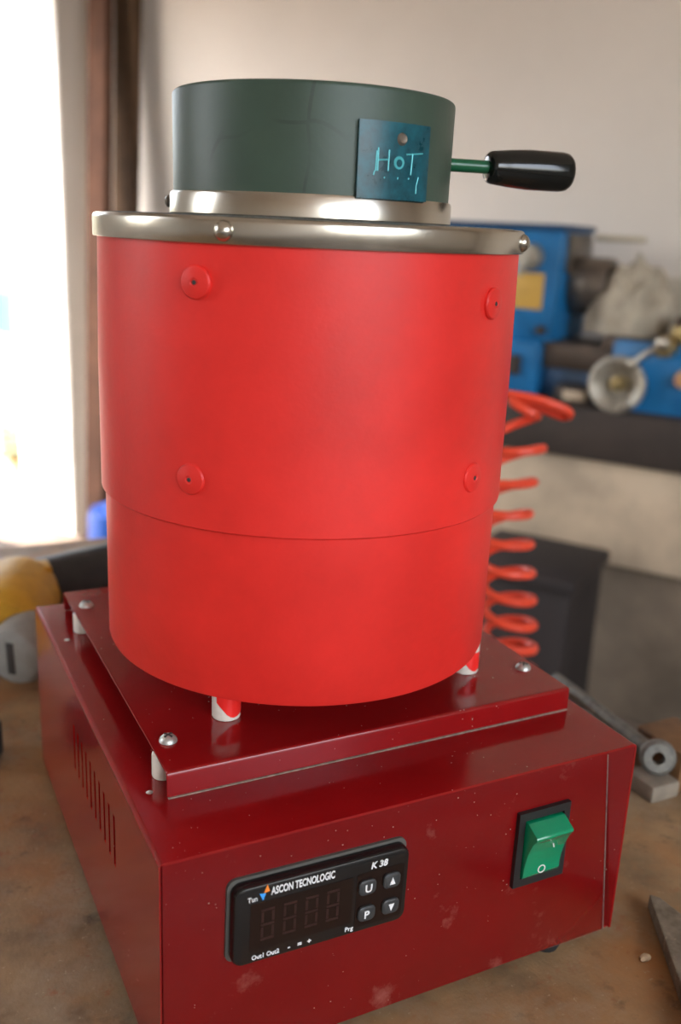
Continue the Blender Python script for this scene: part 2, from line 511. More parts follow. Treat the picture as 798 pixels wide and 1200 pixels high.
def portal(loc, direction, sx, sy):
    d = bpy.data.lights.new('portal', 'AREA')
    d.shape = 'RECTANGLE'
    d.size = sx; d.size_y = sy
    d.cycles.is_portal = True
    o = bpy.data.objects.new('portal', d)
    COL.objects.link(o)
    o.matrix_world = MW @ Matrix.Translation(Vector(loc)) @ Vector(direction).to_track_quat('-Z', 'Y').to_matrix().to_4x4()
portal((A0 - T, (DB + DE) / 2, (FLOOR + DT) / 2), (1, 0, 0), DB - DE, DT - FLOOR)
portal((A0 - T, (LW0 + LW1) / 2, (LWZ0 + LWZ1) / 2), (1, 0, 0), LW1 - LW0, LWZ1 - LWZ0)
portal((A1 + 0.2, (WB0 + WB1) / 2, (WZ0 + WZ1) / 2), (-1, 0, 0), WB1 - WB0, WZ1 - WZ0)

# yard outside
bm = nb(); box(bm, -14, A0 - T, -12, 9, FLOOR - 0.15, FLOOR - 0.02); obj('yard', bm, M['paving'], room=True, kind='structure', smooth=False)
bm = nb(); box(bm, A1 + T, 14, -14, 6, FLOOR - 0.15, FLOOR - 0.02); obj('yard', bm, M['paving'], room=True, kind='structure', smooth=False)

# ------------------------------------------------------------------ workbench
BT = -0.006
bench = thing('workbench', (-0.2, 0.12, FLOOR), 'rusty brown steel topped workbench under the red furnace', 'workbench')
bm = nb(); box(bm, -1.05, 0.380, -0.22, 0.74, BT - 0.035, BT, 0.003); obj('bench_top', bm, M['bench'], bench)
for x in (-1.0, 0.30):
    for y in (-0.18, 0.67):
        bm = nb(); box(bm, x, x + 0.06, y, y + 0.06, FLOOR, BT - 0.035, 0.004); obj('leg', bm, M['bench_leg'], bench)

# ------------------------------------------------------------------ furnace
W, D, H = 0.24, 0.2757, 0.1076
CX, CY = 0.11236, 0.12619
fur = thing('melting_furnace', (0.12, 0.14, BT), 'small electric melting furnace, bright red drum on a wine red control box', 'furnace')

# folded sheet cover: left, top, right, with vent slots punched in the left side
def cover():
    bm = nb()
    r = 0.0022
    zs = [0.0, 0.0565, 0.0835]
    prof = [(0, z) for z in zs] + [(0, H - r)]
    for k in range(1, 8):
        a = PI / 2 * k / 8
        prof.append((r - r * math.cos(a), H - r + r * math.sin(a)))
    prof += [(r, H), (W - r, H)]
    for k in range(1, 8):
        a = PI / 2 * k / 8
        prof.append((W - r + r * math.sin(a), H - r + r * math.cos(a)))
    prof += [(W, H - r), (W, 0)]
    ys = [0.0]
    n = 10
    p0, p1 = 0.0735, 0.1620
    for i in range(n):
        y = p0 + (p1 - p0) * i / (n - 1)
        ys += [y - 0.0016, y + 0.0016]
    ys.append(D)
    grid = [[bm.verts.new((x, y, z)) for (x, z) in prof] for y in ys]
    for j in range(len(ys) - 1):
        for i in range(len(prof) - 1):
            if i == 1 and j % 2 == 1:
                continue
            bm.faces.new((grid[j][i], grid[j][i + 1], grid[j + 1][i + 1], grid[j + 1][i]))
    return bm
o = obj('housing', cover(), M['wine'], fur, smooth=False)
md = o.modifiers.new('sheet', 'SOLIDIFY'); md.thickness = 0.0012; md.offset = -1
bm = nb(); box(bm, 0.0013, W - 0.0013, 0.0012, D - 0.001, -0.0002, 0.0012); obj('base_plate', bm, M['wine'], fur)
bm = nb(); box(bm, 0.0013, W - 0.0013, D - 0.0022, D - 0.001, 0.0012, H - 0.0013); obj('back_panel', bm, M['wine'], fur)
# front panel whose right edge is cut on a slant, and the narrow set-back flange beside it
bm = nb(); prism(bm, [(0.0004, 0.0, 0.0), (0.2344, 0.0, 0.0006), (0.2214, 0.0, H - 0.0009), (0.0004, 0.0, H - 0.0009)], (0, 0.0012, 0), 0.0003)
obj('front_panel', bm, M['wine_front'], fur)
bm = nb()
prism(bm, [(0.2185, 0.0052, H - 0.0016), (0.2300, 0.0052, 0.0012), (W - 0.0013, 0.0052, 0.0012), (W - 0.0013, 0.0012, H - 0.0016)][:3], (0, 0.001, 0))
bm.free(); bm = nb()
va = [bm.verts.new(p) for p in ((0.2262, 0.0052, H - 0.0014), (0.2363, 0.0036, 0.0012), (W - 0.0012, 0.0006, 0.0012), (W - 0.0012, 0.0006, H - 0.0014))]
bm.faces.new(va)
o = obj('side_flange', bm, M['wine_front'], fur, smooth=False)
md = o.modifiers.new('sheet', 'SOLIDIFY'); md.thickness = 0.001
bm = nb(); prism(bm, [(0.2215, -0.0002, H - 0.002), (0.22185, -0.0002, H - 0.002), (0.23485, -0.0002, 0.001), (0.2345, -0.0002, 0.001)], (0, 0.0016, 0))
obj('panel_edge', bm, M['bare_edge'], fur, label='pale scuffed cut edge of the front panel')
for x, y in ((0.205, 0.0095), (0.035, 0.0095), (0.205, D - 0.02), (0.035, D - 0.02)):
    bm = nb(); cyl(bm, (x, y, BT), (x, y, 0.0), 0.0072, 0.0085, 20, 0.001); obj('rubber_foot', bm, M['rubber'], fur)

# raised mounting plate with a folded front lip, on ceramic spacers
PX0, PX1, PY0, PY1, PZ = 0.01545, 0.23011, 0.0413, 0.2646, 0.11997
bm = nb()
r = 0.0016
prof = [(PY0, H + 0.0004), (PY0, PZ - r)]
for k in range(1, 8):
    a = PI / 2 * k / 8
    prof.append((PY0 + r - r * math.cos(a), PZ - r + r * math.sin(a)))
prof += [(PY0 + r, PZ), (PY1 - r, PZ), (PY1, PZ - r), (PY1, H + 0.0004)]
rows = [[bm.verts.new((x, y, z)) for y, z in prof] for x in (PX0, PX1)]
for i in range(len(prof) - 1):
    bm.faces.new((rows[0][i], rows[1][i], rows[1][i + 1], rows[0][i + 1]))
o = obj('mounting_plate', bm, M['wine'], fur, smooth=False)
md = o.modifiers.new('sheet', 'SOLIDIFY'); md.thickness = 0.0011; md.offset = -1
bmod = o.modifiers.new('edge', 'BEVEL'); bmod.width = 0.00025; bmod.segments = 1
for x, y in ((0.0237, 0.067), (0.0237, 0.2365), (0.2213, 0.0696), (0.2213, 0.2365)):
    bm = nb()
    revolve(bm, [(0, 0.0030), (0.0012, 0.0030), (0.0026, 0.0025), (0.0037, 0.0014), (0.0041, 0.0004), (0.0041, -0.0002), (0, -0.0002)], 24, Matrix.Translation((x, y, PZ)))
    s = obj('screw', bm, M['zinc'], fur)
    bm = nb()
    a = random.uniform(0.2, 1.2)
    pts = []
    for k in range(4):
        ca = a + k * PI / 2
        u = Vector((math.cos(ca), math.sin(ca), 0)); v = Vector((-math.sin(ca), math.cos(ca), 0))
        pts += [u * 0.0005 - v * 0.0005, u * 0.0023 - v * 0.0004, u * 0.0023 + v * 0.0004]
    # plus-shaped outline in order
    prism(bm, [Vector((x, y, PZ + 0.0024)) + p for p in pts], (0, 0, 0.00075))
    obj('cross_slot', bm, M['dark_slot'], s, smooth=False)
for x, y in ((0.0195, 0.0600), (0.0195, 0.2290), (0.2213, 0.0696), (0.2213, 0.2365)):
    bm = nb(); cyl(bm, (x, y, H), (x, y, PZ - 0.0012), 0.0052, None, 24, 0.0006); obj('spacer', bm, M['ceramic'], fur, label='white ceramic spacer')
for x, y in ((0.0085, 0.2190), (0.0100, 0.0490)):
    bm = nb(); revolve(bm, [(0, 0.0004), (0.0011, 0.0003), (0.0015, 0), (0, 0)], 14, Matrix.Translation((x, y, H))); obj('rivet', bm, M['zinc'], fur)

bm = nb(); box(bm, PX0 + 0.0005, PX1 - 0.0005, PY0 - 0.0007, PY0 + 0.0004, H - 0.0001, H + 0.0006); obj('dust_line', bm, M['bare_edge'], fur, label='thin pale line of dust along the plate lip')
# drum
R1, RS = 0.0977, 0.0996
DZ0, DZ1, DZ2 = 0.1414, 0.2195, 0.3365
MC = Matrix.Translation((CX, CY, 0))
bm = nb()
revolve(bm, [(0, DZ0), (R1 - 0.003, DZ0), (R1 - 0.0008, DZ0 + 0.0006), (R1, DZ0 + 0.0025), (R1, DZ1 + 0.012)], 128, MC)
obj('lower_drum', bm, M['red'], fur)
bm = nb()
revolve(bm, [(R1 - 0.001, DZ1), (RS - 0.0006, DZ1 - 0.0001), (RS, DZ1 + 0.0006), (RS, DZ1 + 0.06), (RS - 0.0010, DZ2), (R1 - 0.002, DZ2)], 128, MC)
sleeve = obj('drum_sleeve', bm, M['red'], fur)
for x, y in ((0.0556, 0.0795), (0.1904, 0.0795), (0.1904, 0.173), (0.0556, 0.173)):
    bm = nb(); cyl(bm, (x, y, PZ), (x, y, DZ0), 0.0068, 0.0068, 28, 0.0008); f = obj('ceramic_foot', bm, M['ceramic'], fur, label='white ceramic foot splashed with red paint')
    bm = nb()
    # splash of red enamel wrapped on the foot
    hs = [0.62, 0.50, 0.36, 0.20, 0.10, 0.06, 0.08, 0.10, 0.12, 0.20]
    a0, a1 = math.radians(-150), math.radians(-20)
    lo = []; hi = []
    for k, hgt in enumerate(hs):
        a = a0 + (a1 - a0) * k / (len(hs) - 1)
        lo.append(bm.verts.new((x + 0.00695 * math.cos(a), y + 0.00695 * math.sin(a), PZ + hgt * 0.0135 + 0.001)))
        hi.append(bm.verts.new((x + 0.00695 * math.cos(a), y + 0.00695 * math.sin(a), PZ + 0.0125)))
    for k in range(len(hs) - 1):
        bm.faces.new((lo[k], lo[k + 1], hi[k + 1], hi[k]))
    obj('paint_splash', bm, M['splash'], f)
for ang, z in ((-140.8, 0.3207), (-142.2, 0.2408), (-62.2, 0.3154), (-65.4, 0.2399), (17, 0.3207), (17, 0.2408), (118, 0.3207), (118, 0.2408)):
    a = math.radians(ang)
    d = Vector((math.cos(a), math.sin(a), 0))
    p = Vector((CX, CY, z)) + d * (RS - 0.0012)
    bm = nb()
    revolve(bm, [(0.0, 0.0026), (0.0014, 0.0026), (0.0018, 0.0029), (0.0042, 0.0026), (0.0062, 0.0021), (0.0067, 0.0014), (0.0067, -0.0003), (0, -0.0003)], 32, axis(p, d))
    wsh = obj('washer', bm, M['red'], sleeve)
    bm = nb(); revolve(bm, [(0, 0.00285), (0.0008, 0.00285), (0.0011, 0.0024), (0, 0.0024)], 16, axis(p, d)); 
    rv = obj('rivet_pin', bm, M['dark_slot'], sleeve)
# polished ring round the top and the gritty top plate
RZ0, RZ1, RR = 0.3357, 0.3459, 0.1006
bm = nb()
prof = [(RR - 0.002, RZ0), (RR - 0.0002, RZ0), (RR, RZ0 + 0.0003), (RR, RZ1 - 0.0022)]
for k in range(1, 6):
    a = PI / 2 * k / 5
    prof.append((RR - 0.0022 + 0.0022 * math.cos(a), RZ1 - 0.0022 + 0.0022 * math.sin(a)))
prof += [(RR - 0.0045, RZ1), (RR - 0.0045, RZ1 - 0.002)]
revolve(bm, prof, 128, MC)
ringo = obj('steel_ring', bm, M['steel'], fur)
bm = nb(); revolve(bm, [(0, RZ1 + 0.0002), (RR - 0.006, RZ1 + 0.0004), (RR - 0.0042, RZ1 - 0.0002), (RR - 0.0042, RZ1 - 0.003), (0, RZ1 - 0.003)], 96, MC)
obj('top_plate', bm, M['grit'], fur, label='grey gritty top plate')
for ang in (-133.7, -43.5, 46, 136):
    a = math.radians(ang); d = Vector((math.cos(a), math.sin(a), 0))
    bm = nb(); revolve(bm, [(0, 0.0032), (0.0011, 0.0031), (0.0025, 0.0024), (0.0036, 0.0012), (0.0040, 0.0), (0.004, -0.0005), (0, -0.0005)], 24, axis(Vector((CX, CY, 0.3405)) + d * RR, d))
    s = obj('dome_screw', bm, M['steel'], ringo)

# --- controller
ctl = thing('panel', (0, 0, 0), 'x', 'x'); bpy.data.objects.remove(ctl)
def FY(y):                      # text plane facing the viewer
    return Matrix.Translation((0, y, 0)) @ Matrix.Rotation(PI / 2, 4, 'X')
BX0, BX1, BZ0, BZ1 = 0.0282, 0.1088, 0.0535, 0.0905
TILT = Matrix.Translation((0.0685, 0, 0.072)) @ Matrix.Rotation(math.radians(0.9), 4, 'Y') @ Matrix.Translation((-0.0685, 0, -0.072))
def rrect(x0, x1, z0, z1, r, n=5, bulge=0.0):
    pts = []
    for cx_, cz_, s in ((x1 - r, z0 + r, -PI / 2), (x1 - r, z1 - r, 0), (x0 + r, z1 - r, PI / 2), (x0 + r, z0 + r, PI)):
        for k in range(n + 1):
            a = s + PI / 2 * k / n
            pts.append((cx_ + r * math.cos(a), cz_ + r * math.sin(a)))
    return pts
def loft(bm, loops):
    """loops: list of (list of (x,z), y)"""
    rs = [[bm.verts.new((x, y, z)) for x, z in pts] for pts, y in loops]
    for a, c in zip(rs, rs[1:]):
        n = len(a)
        for i in range(n):
            bm.faces.new((a[i], a[(i + 1) % n], c[(i + 1) % n], c[i]))
    bm.faces.new(rs[-1])
    bm.faces.new(list(reversed(rs[0])))
def put(bm):
    bmesh.ops.transform(bm, matrix=TILT, verts=bm.verts[:])
    return bm
bm = nb()
loft(bm, [(rrect(BX0 - 0.0012, BX1 + 0.0008, BZ0 - 0.0008, BZ1 + 0.0014, 0.004), 0.0), (rrect(BX0 - 0.0012, BX1 + 0.0008, BZ0 - 0.0008, BZ1 + 0.0014, 0.004), -0.0014)])
obj('gasket', put(bm), M['bezel_rim'], fur, label='dusty grey gasket round the controller')
bm = nb()
Y0 = -0.0066
loft(bm, [(rrect(BX0, BX1, BZ0, BZ1, 0.0045), -0.001), (rrect(BX0, BX1, BZ0, BZ1, 0.0045), -0.0052), (rrect(BX0 + 0.0006, BX1 - 0.0006, BZ0 + 0.0005, BZ1 - 0.0005, 0.0042), -0.0062), (rrect(BX0 + 0.0016, BX1 - 0.0016, BZ0 + 0.0014, BZ1 - 0.0014, 0.0036), Y0)])
ctl = obj('temperature_controller', put(bm), M['black_plastic'], fur, label='black digital temperature controller')
bm = nb(); loft(bm, [(rrect(0.0352, 0.0815, 0.0598, 0.0826, 0.0008, 3), Y0 + 0.0004), (rrect(0.0352, 0.0815, 0.0598, 0.0826, 0.0008, 3), Y0 - 0.00012)])
obj('display_window', put(bm), M['display'], ctl)
bm = nb()                         # unlit seven-segment digits, barely seen through the smoked window
for k in range(4):
    x0 = 0.0400 + k * 0.0098; w_ = 0.0058; z0, z1 = 0.0640, 0.0790; t = 0.0011; zm = (z0 + z1) / 2
    for (ax, bx, az, bz) in ((x0, x0 + w_, z1 - t, z1), (x0, x0 + w_, zm - t / 2, zm + t / 2), (x0, x0 + w_, z0, z0 + t),
                             (x0, x0 + t, zm + t, z1 - t * 1.4), (x0 + w_ - t, x0 + w_, zm + t, z1 - t * 1.4), (x0, x0 + t, z0 + t * 1.4, zm - t), (x0 + w_ - t, x0 + w_, z0 + t * 1.4, zm - t)):
        box(bm, ax, bx, Y0 - 0.00018, Y0 - 0.0001, az, bz)
obj('display_segments', put(bm), M['segments'], ctl, smooth=False, kind='stuff')
bm = nb()                         # thin grey line round the key pad
for a in ((0.0832, 0.0835, 0.0570, 0.0830), (0.0832, 0.1060, 0.0827, 0.0830), (0.1057, 0.1060, 0.0570, 0.0830)):
    pass
loft(bm, [(rrect(0.0832, 0.1062, 0.0566, 0.0832, 0.0010, 3), Y0 + 0.0003), (rrect(0.0832, 0.1062, 0.0566, 0.0832, 0.0010, 3), Y0 - 0.00008)])
obj('keypad', put(bm), M['display'], ctl)
for kx, kz, s in ((0.0882, 0.0762, 'U'), (0.1000, 0.0764, 'up'), (0.0886, 0.0630, 'P'), (0.1003, 0.0632, 'down')):
    bm = nb()
    loft(bm, [(rrect(kx - 0.0041, kx + 0.0041, kz - 0.0036, kz + 0.0036, 0.0024), Y0 + 0.0002), (rrect(kx - 0.0041, kx + 0.0041, kz - 0.0036, kz + 0.0036, 0.0024), Y0 - 0.0009), (rrect(kx - 0.0034, kx + 0.0034, kz - 0.0030, kz + 0.0030, 0.0020), Y0 - 0.0014)])
    obj('key', put(bm), M['key'], ctl)
    if len(s) == 1:
        bm = text_mesh(s, 0.0052, Matrix.Translation((kx - 0.0016, Y0 - 0.00145, kz - 0.0019)) @ Matrix.Rotation(PI / 2, 4, 'X'), 0.00012)
    else:
        sg = 1 if s == 'up' else -1
        bm = nb(); prism(bm, [(kx - 0.0014, Y0 - 0.0014, kz - 0.0016 * sg), (kx + 0.0014, Y0 - 0.0014, kz - 0.0016 * sg), (kx, Y0 - 0.0014, kz + 0.0020 * sg)], (0, -0.00015, 0))
    obj('key_symbol', put(bm), M['print_white'], ctl, smooth=False)
def letter(txt, x, z, size, bold=0.00008, m='print_white', shear=0.0, xs=1.0, width=None):
    mt = Matrix.Translation((x, Y0 - 0.0001, z)) @ Matrix.Rotation(PI / 2, 4, 'X')
    bm = text_mesh(txt, size, mt, bold, xs, shear)
    if width:
        mx = max(v.co.x for v in bm.verts)
        k = width / (mx - x)
        for v in bm.verts:
            v.co.x = x + (v.co.x - x) * k
    obj('lettering', put(bm), M[m], ctl, smooth=False, kind='stuff')
letter('ASCON TECNOLOGIC', 0.0440, 0.0850, 0.0050, 0.00012, width=0.0284)
letter('K 38', 0.0895, 0.0844, 0.0044, 0.00012, shear=0.15, width=0.0082)
letter('Tun', 0.0338, 0.0838, 0.0033, 0.00003, width=0.0042)
letter('Out1 Out2', 0.0364, 0.0556, 0.0030, 0.00005, width=0.0122)
letter('Prg', 0.0788, 0.0560, 0.0030, 0.00005)
letter('-', 0.0524, 0.0558, 0.0034, 0.0001)
letter('=', 0.0568, 0.0557, 0.0034, 0.0001)
letter('+', 0.0612, 0.0557, 0.0034, 0.0001)
bm = nb(); prism(bm, [(0.0408, Y0, 0.0866), (0.0433, Y0, 0.0871), (0.0421, Y0, 0.0904)], (0, -0.00015, 0)); obj('logo_mark', put(bm), M['print_orange'], ctl, smooth=False)
bm = nb(); prism(bm, [(0.0388, Y0, 0.0868), (0.0416, Y0, 0.0863), (0.0405, Y0, 0.0834)], (0, -0.00015, 0)); obj('logo_mark', put(bm), M['print_blue'], ctl, smooth=False)

# --- rocker switch
bm = nb()
SX0, SX1, SZ0, SZ1 = 0.1704, 0.2002, 0.0462, 0.0866
def ring_prism(bm, o4, i4, y0, y1):
    vo0 = [bm.verts.new((x, y0, z)) for x, z in o4]; vi0 = [bm.verts.new((x, y0, z)) for x, z in i4]
    vo1 = [bm.verts.new((x, y1, z)) for x, z in o4]; vi1 = [bm.verts.new((x, y1, z)) for x, z in i4]
    for k in range(4):
        j = (k + 1) % 4
        bm.faces.new((vo1[k], vo1[j], vi1[j], vi1[k])); bm.faces.new((vo0[j], vo0[k], vo1[k], vo1[j]) if False else (vo0[k], vo0[j], vo1[j], vo1[k]))
        bm.faces.new((vi1[k], vi1[j], vi0[j], vi0[k])); bm.faces.new((vi0[k], vi0[j], vo0[j], vo0[k]))
ring_prism(bm, [(SX0, SZ0), (SX1, SZ0), (SX1, SZ1), (SX0, SZ1)], [(SX0 + 0.0036, SZ0 + 0.0042), (SX1 - 0.0036, SZ0 + 0.0042), (SX1 - 0.0036, SZ1 - 0.0042), (SX0 + 0.0036, SZ1 - 0.0042)], 0.0, -0.0024)
sw = obj('power_switch', bm, M['switch_frame'], fur, label='black framed green rocker switch', smooth=False)
bm = nb()
prof = [(0.002, SZ0 + 0.0046), (-0.0030, SZ0 + 0.0046), (-0.0040, SZ0 + 0.0066), (-0.0040, SZ0 + 0.0100), (-0.0048, SZ0 + 0.0150), (-0.0062, SZ0 + 0.0210), (-0.0086, SZ0 + 0.0268), (-0.0106, SZ0 + 0.0298), (-0.0111, SZ0 + 0.0309), (-0.0105, SZ0 + 0.0320), (-0.0036, SZ1 - 0.0050), (0.002, SZ1 - 0.0050)]
prism(bm, [(SX0 + 0.0042, y, z) for y, z in prof], (SX1 - SX0 - 0.0084, 0, 0), 0.0004)
obj('rocker', bm, M['switch_green'], sw, angle=30)
bm = nb()
mm = Matrix.Translation(((SX0 + SX1) / 2 - 0.0002, -0.00408, SZ0 + 0.0084)) @ Matrix.Rotation(PI / 2, 4, 'X') @ Matrix.Scale(1, 4)
pr = []
for k in range(7):
    pass
revolve(bm, [(0.0017, 0), (0.0017, 0.0002), (0.0022, 0.0002), (0.0022, 0), (0.0017, 0)], 24, mm)
obj('off_mark', bm, M['print_white'], sw)
bm = nb(); box(bm, (SX0 + SX1) / 2 - 0.0002, (SX0 + SX1) / 2 + 0.0003, -0.0002, 0.0002, -0.0016, 0.0016, mtx=Matrix.Translation((0.0022, -0.00740, SZ0 + 0.0238)) @ Matrix.Rotation(math.radians(-29), 4, 'X'))
obj('on_mark', bm, M['print_white'], sw)

# ------------------------------------------------------------------ lid
LZ0, LZ1, LR = 0.3476, 0.3993, 0.0653
lid = thing('furnace_lid', (CX, CY, RZ1 + 0.0004), 'round dark green lid with HOT tag and black side handle', 'lid')
bm = nb()
prof = [(0, LZ0), (LR - 0.0012, LZ0), (LR - 0.0008, LZ1 - 0.0018)]
for k in range(1, 5):
    a = PI / 2 * k / 4
    prof.append((LR - 0.0026 + 0.0018 * math.cos(a), LZ1 - 0.0018 + 0.0018 * math.sin(a)))
prof.append((0, LZ1))
revolve(bm, prof, 112, MC)
obj('lid_body', bm, M['lid'], lid)
bm = nb(); revolve(bm, [(LR - 0.002, RZ1 + 0.0005), (LR + 0.0002, RZ1 + 0.0006), (LR + 0.0006, RZ1 + 0.0012), (LR + 0.0004, RZ1 + 0.0095), (LR - 0.0002, RZ1 + 0.0104), (LR - 0.002, RZ1 + 0.0104), (LR - 0.002, RZ1 + 0.0005)], 112, MC)
band = obj('steel_band', bm, M['steel'], lid)
for ang in (158,):
    a = math.radians(ang); d = Vector((math.cos(a), math.sin(a), 0))
    bm = nb(); revolve(bm, [(0, 0.0026), (0.0014, 0.0025), (0.0026, 0.0016), (0.0031, 0.0), (0.0031, -0.0005), (0, -0.0005)], 20, axis(Vector((CX, CY, 0.3520)) + d * (LR + 0.0004), d)); obj('band_screw', bm, M['chuck'], band)
ph = math.radians(-10)
hd = Vector((math.cos(ph), math.sin(ph), 0))
HC = Vector((CX, CY, 0.3752))
bm = nb(); cyl(bm, HC + hd * 0.062, HC + hd * 0.094, 0.0031, None, 20); obj('handle_rod', bm, M['green_rod'], lid, label='green handle rod')
bm = nb()
gp = [(0, 0), (0.0040, 0), (0.0062, 0.0003), (0.0074, 0.0014), (0.0078, 0.0030), (0.0088, 0.012), (0.0095, 0.022), (0.0095, 0.040), (0.0090, 0.0430), (0.0078, 0.0446), (0, 0.0452)]
revolve(bm, gp, 40, axis(HC + hd * 0.0885, hd))
obj('grip', bm, M['bakelite'], lid, label='black tapered grip')
# tag bent to the lid's curve, writing scratched into it
def on_lid(ang, z, off):
    a = math.radians(ang)
    return Vector((CX + (LR + off) * math.cos(a), CY + (LR + off) * math.sin(a), z))
TA0, TA1, TZ0, TZ1 = -98.6, -67.0, 0.3557, 0.3858
bm = nb()
n = 14
fr = []
for off in (-0.0006, 0.0012):
    fr.append([[bm.verts.new(on_lid(TA0 + (TA1 - TA0) * i / n, z, off)) for i in range(n + 1)] for z in (TZ0, TZ1)])
for i in range(n):
    bm.faces.new((fr[1][0][i], fr[1][0][i + 1], fr[1][1][i + 1], fr[1][1][i]))
    bm.faces.new((fr[0][0][i + 1], fr[0][0][i], fr[0][1][i], fr[0][1][i + 1]))
    for k in (0, 1):
        bm.faces.new((fr[0][k][i], fr[0][k][i + 1], fr[1][k][i + 1], fr[1][k][i]))
for i in (0, n):
    bm.faces.new((fr[0][0][i], fr[0][1][i], fr[1][1][i], fr[1][0][i]))
tag = obj('warning_tag', bm, M['teal'], lid, label='dark teal metal tag scratched with HOT')
bm = nb(); dd = (on_lid(-81.3, 0, 0.001) - Vector((CX, CY, 0))).normalized()
revolve(bm, [(0, 0.0012), (0.0010, 0.0011), (0.0016, 0.0013), (0.0022, 0.0008), (0.0026, 0), (0, 0)], 20, axis(on_lid(-81.3, 0.3795, 0.0011), dd)); obj('tag_rivet', bm, M['rivet_tan'], tag)
def stroke(pts, wd=0.00035):
    """scratch line: (u 0..1, v 0..1) over the tag"""
    bm = nb()
    P = [on_lid(TA0 + (TA1 - TA0) * u, TZ0 + (TZ1 - TZ0) * v, 0.00135) for u, v in pts]
    tube(bm, P, wd, 6)
    return bm
sH = [[(0.24, 0.36), (0.24, 0.66)], [(0.215, 0.36), (0.222, 0.62)], [(0.375, 0.37), (0.38, 0.64)], [(0.235, 0.50), (0.385, 0.515)]]
sO = [[(0.52 + 0.065 * math.cos(k * PI / 8), 0.485 + 0.075 * math.sin(k * PI / 8)) for k in range(17)], [(0.525 + 0.052 * math.cos(k * PI / 8), 0.48 + 0.062 * math.sin(k * PI / 8)) for k in range(17)]]
sT = [[(0.70, 0.34), (0.715, 0.62)], [(0.62, 0.60), (0.88, 0.635)]]
sX = [[(0.19, 0.30), (0.205, 0.36)], [(0.33, 0.27), (0.335, 0.29)], [(0.51, 0.27), (0.515, 0.295)], [(0.67, 0.28), (0.675, 0.30)], [(0.80, 0.10), (0.80, 0.20), (0.83, 0.32)]]
for grp, wdt in ((sH, 0.00034), (sO, 0.00036), (sT, 0.00034), (sX, 0.00026)):
    bm = nb()
    for s in grp:
        P = [on_lid(TA0 + (TA1 - TA0) * u, TZ0 + (TZ1 - TZ0) * v, 0.00122) for u, v in s]
        tube(bm, P, wdt, 6)
    obj('scratched_letter' if wdt > 0.0003 else 'scratch_marks', bm, M['scratch'], tag, kind='stuff')

# ------------------------------------------------------------------ things on the bench
bm = nb()
prism(bm, [(0.2757, 0.0095, BT), (0.2710, 0.0020, BT), (0.2150, -0.0920, BT), (0.2480, -0.1120, BT), (0.2830, -0.0560, BT), (0.2790, 0.0050, BT)], (0, 0, 0.0085), 0.0006)
obj('steel_flat', bm, M['bar'], label='worn steel flat bar with a blunt tip lying on the bench right of the furnace', cat='steel bar', smooth=False)
bm = nb()
bmesh.ops.create_icosphere(bm, subdivisions=2, radius=0.0028)
for v in bm.verts:
    v.co = Vector((v.co.x * 1.3, v.co.y * 0.8, v.co.z * 0.55)) * random.uniform(0.75, 1.2) + Vector((0.2455, -0.0205, BT + 0.0013))
obj('paint_chip', bm, M['chip'], label='tiny pale yellow crumb on the bench beside the steel bar', cat='crumb')

# rod end with an eye, lying on a grey block at the bench's right edge
bm = nb(); box(bm, 0.349, 0.373, 0.084, 0.110, BT, BT + 0.0120, 0.002)
obj('metal_block', bm, M['cast_block'], label='dull grey block under the eyed steel rod at the bench edge', cat='block')
rod = thing('eye_rod', (0.38, 0.13, BT + 0.0120), 'grey steel rod ending in a ringed eye, behind the furnace box corner', 'rod')
hubc = Vector((0.3638, 0.098, BT + 0.0240))
hax = Vector((-0.55, -0.75, 0.25)).normalized()
bm = nb()
prof = [(0.0042, -0.004), (0.0095, -0.004), (0.0118, -0.002), (0.0118, 0.002), (0.0095, 0.004), (0.0042, 0.004), (0.0042, -0.004)]
revolve(bm, prof, 32, axis(hubc, hax)); obj('eye', bm, M['cast'], rod)
bm = nb()
tube(bm, [hubc + Vector((0.0005, 0.008, 0.0)), hubc + Vector((0.003, 0.04, 0.0005)), hubc + Vector((0.006, 0.075, 0.001)), hubc + Vector((0.011, 0.12, 0.000))], [0.0060, 0.0052, 0.0048, 0.0046], 14); obj('shank', bm, M['cast'], rod)
bm = nb(); box(bm, 0.3745, 0.4100, 0.0870, 0.1300, BT, BT + 0.0290, 0.002)
obj('wooden_block', bm, M['brown_block'], label='brown wooden block on the bench at the right edge behind the grey block', cat='block')

# yellow and black power tool at the left
tool = thing('power_tool', (-0.02, 0.45, BT), 'yellow and black power tool lying on the bench left of the furnace', 'power tool')
TC = Vector((0.001, 0.438, BT + 0.0372))
tx = Vector((-0.34, -0.94, -0.10)).normalized()       # towards the viewer: the grey end cap
MT = axis(TC, tx)
bm = nb()
prof = [(0, -0.065), (0.024, -0.065), (0.031, -0.060), (0.035, -0.047), (0.0365, -0.017), (0.0365, 0.010), (0.0345, 0.019), (0.031, 0.024), (0, 0.024)]
revolve(bm, prof, 40, MT)
obj('tool_body', bm, M['yellow'], tool)
MT2 = axis((0.012, 0.400, BT + 0.0330), (-0.66, -0.74, -0.06))
bm = nb(); revolve(bm, [(0.0, -0.010), (0.0245, -0.010), (0.0255, 0.0), (0.0250, 0.014), (0.0215, 0.021), (0.014, 0.0235), (0, 0.0235)], 36, MT2)
cap = obj('end_cap', bm, M['tool_grey'], tool, label='grey slotted end cap')
bm = nb(); box(bm, -0.0032, 0.0032, -0.013, 0.013, 0.0205, 0.0243, 0.0008, mtx=MT2); obj('vent_slot', bm, M['dark_slot'], cap)
bm = nb()
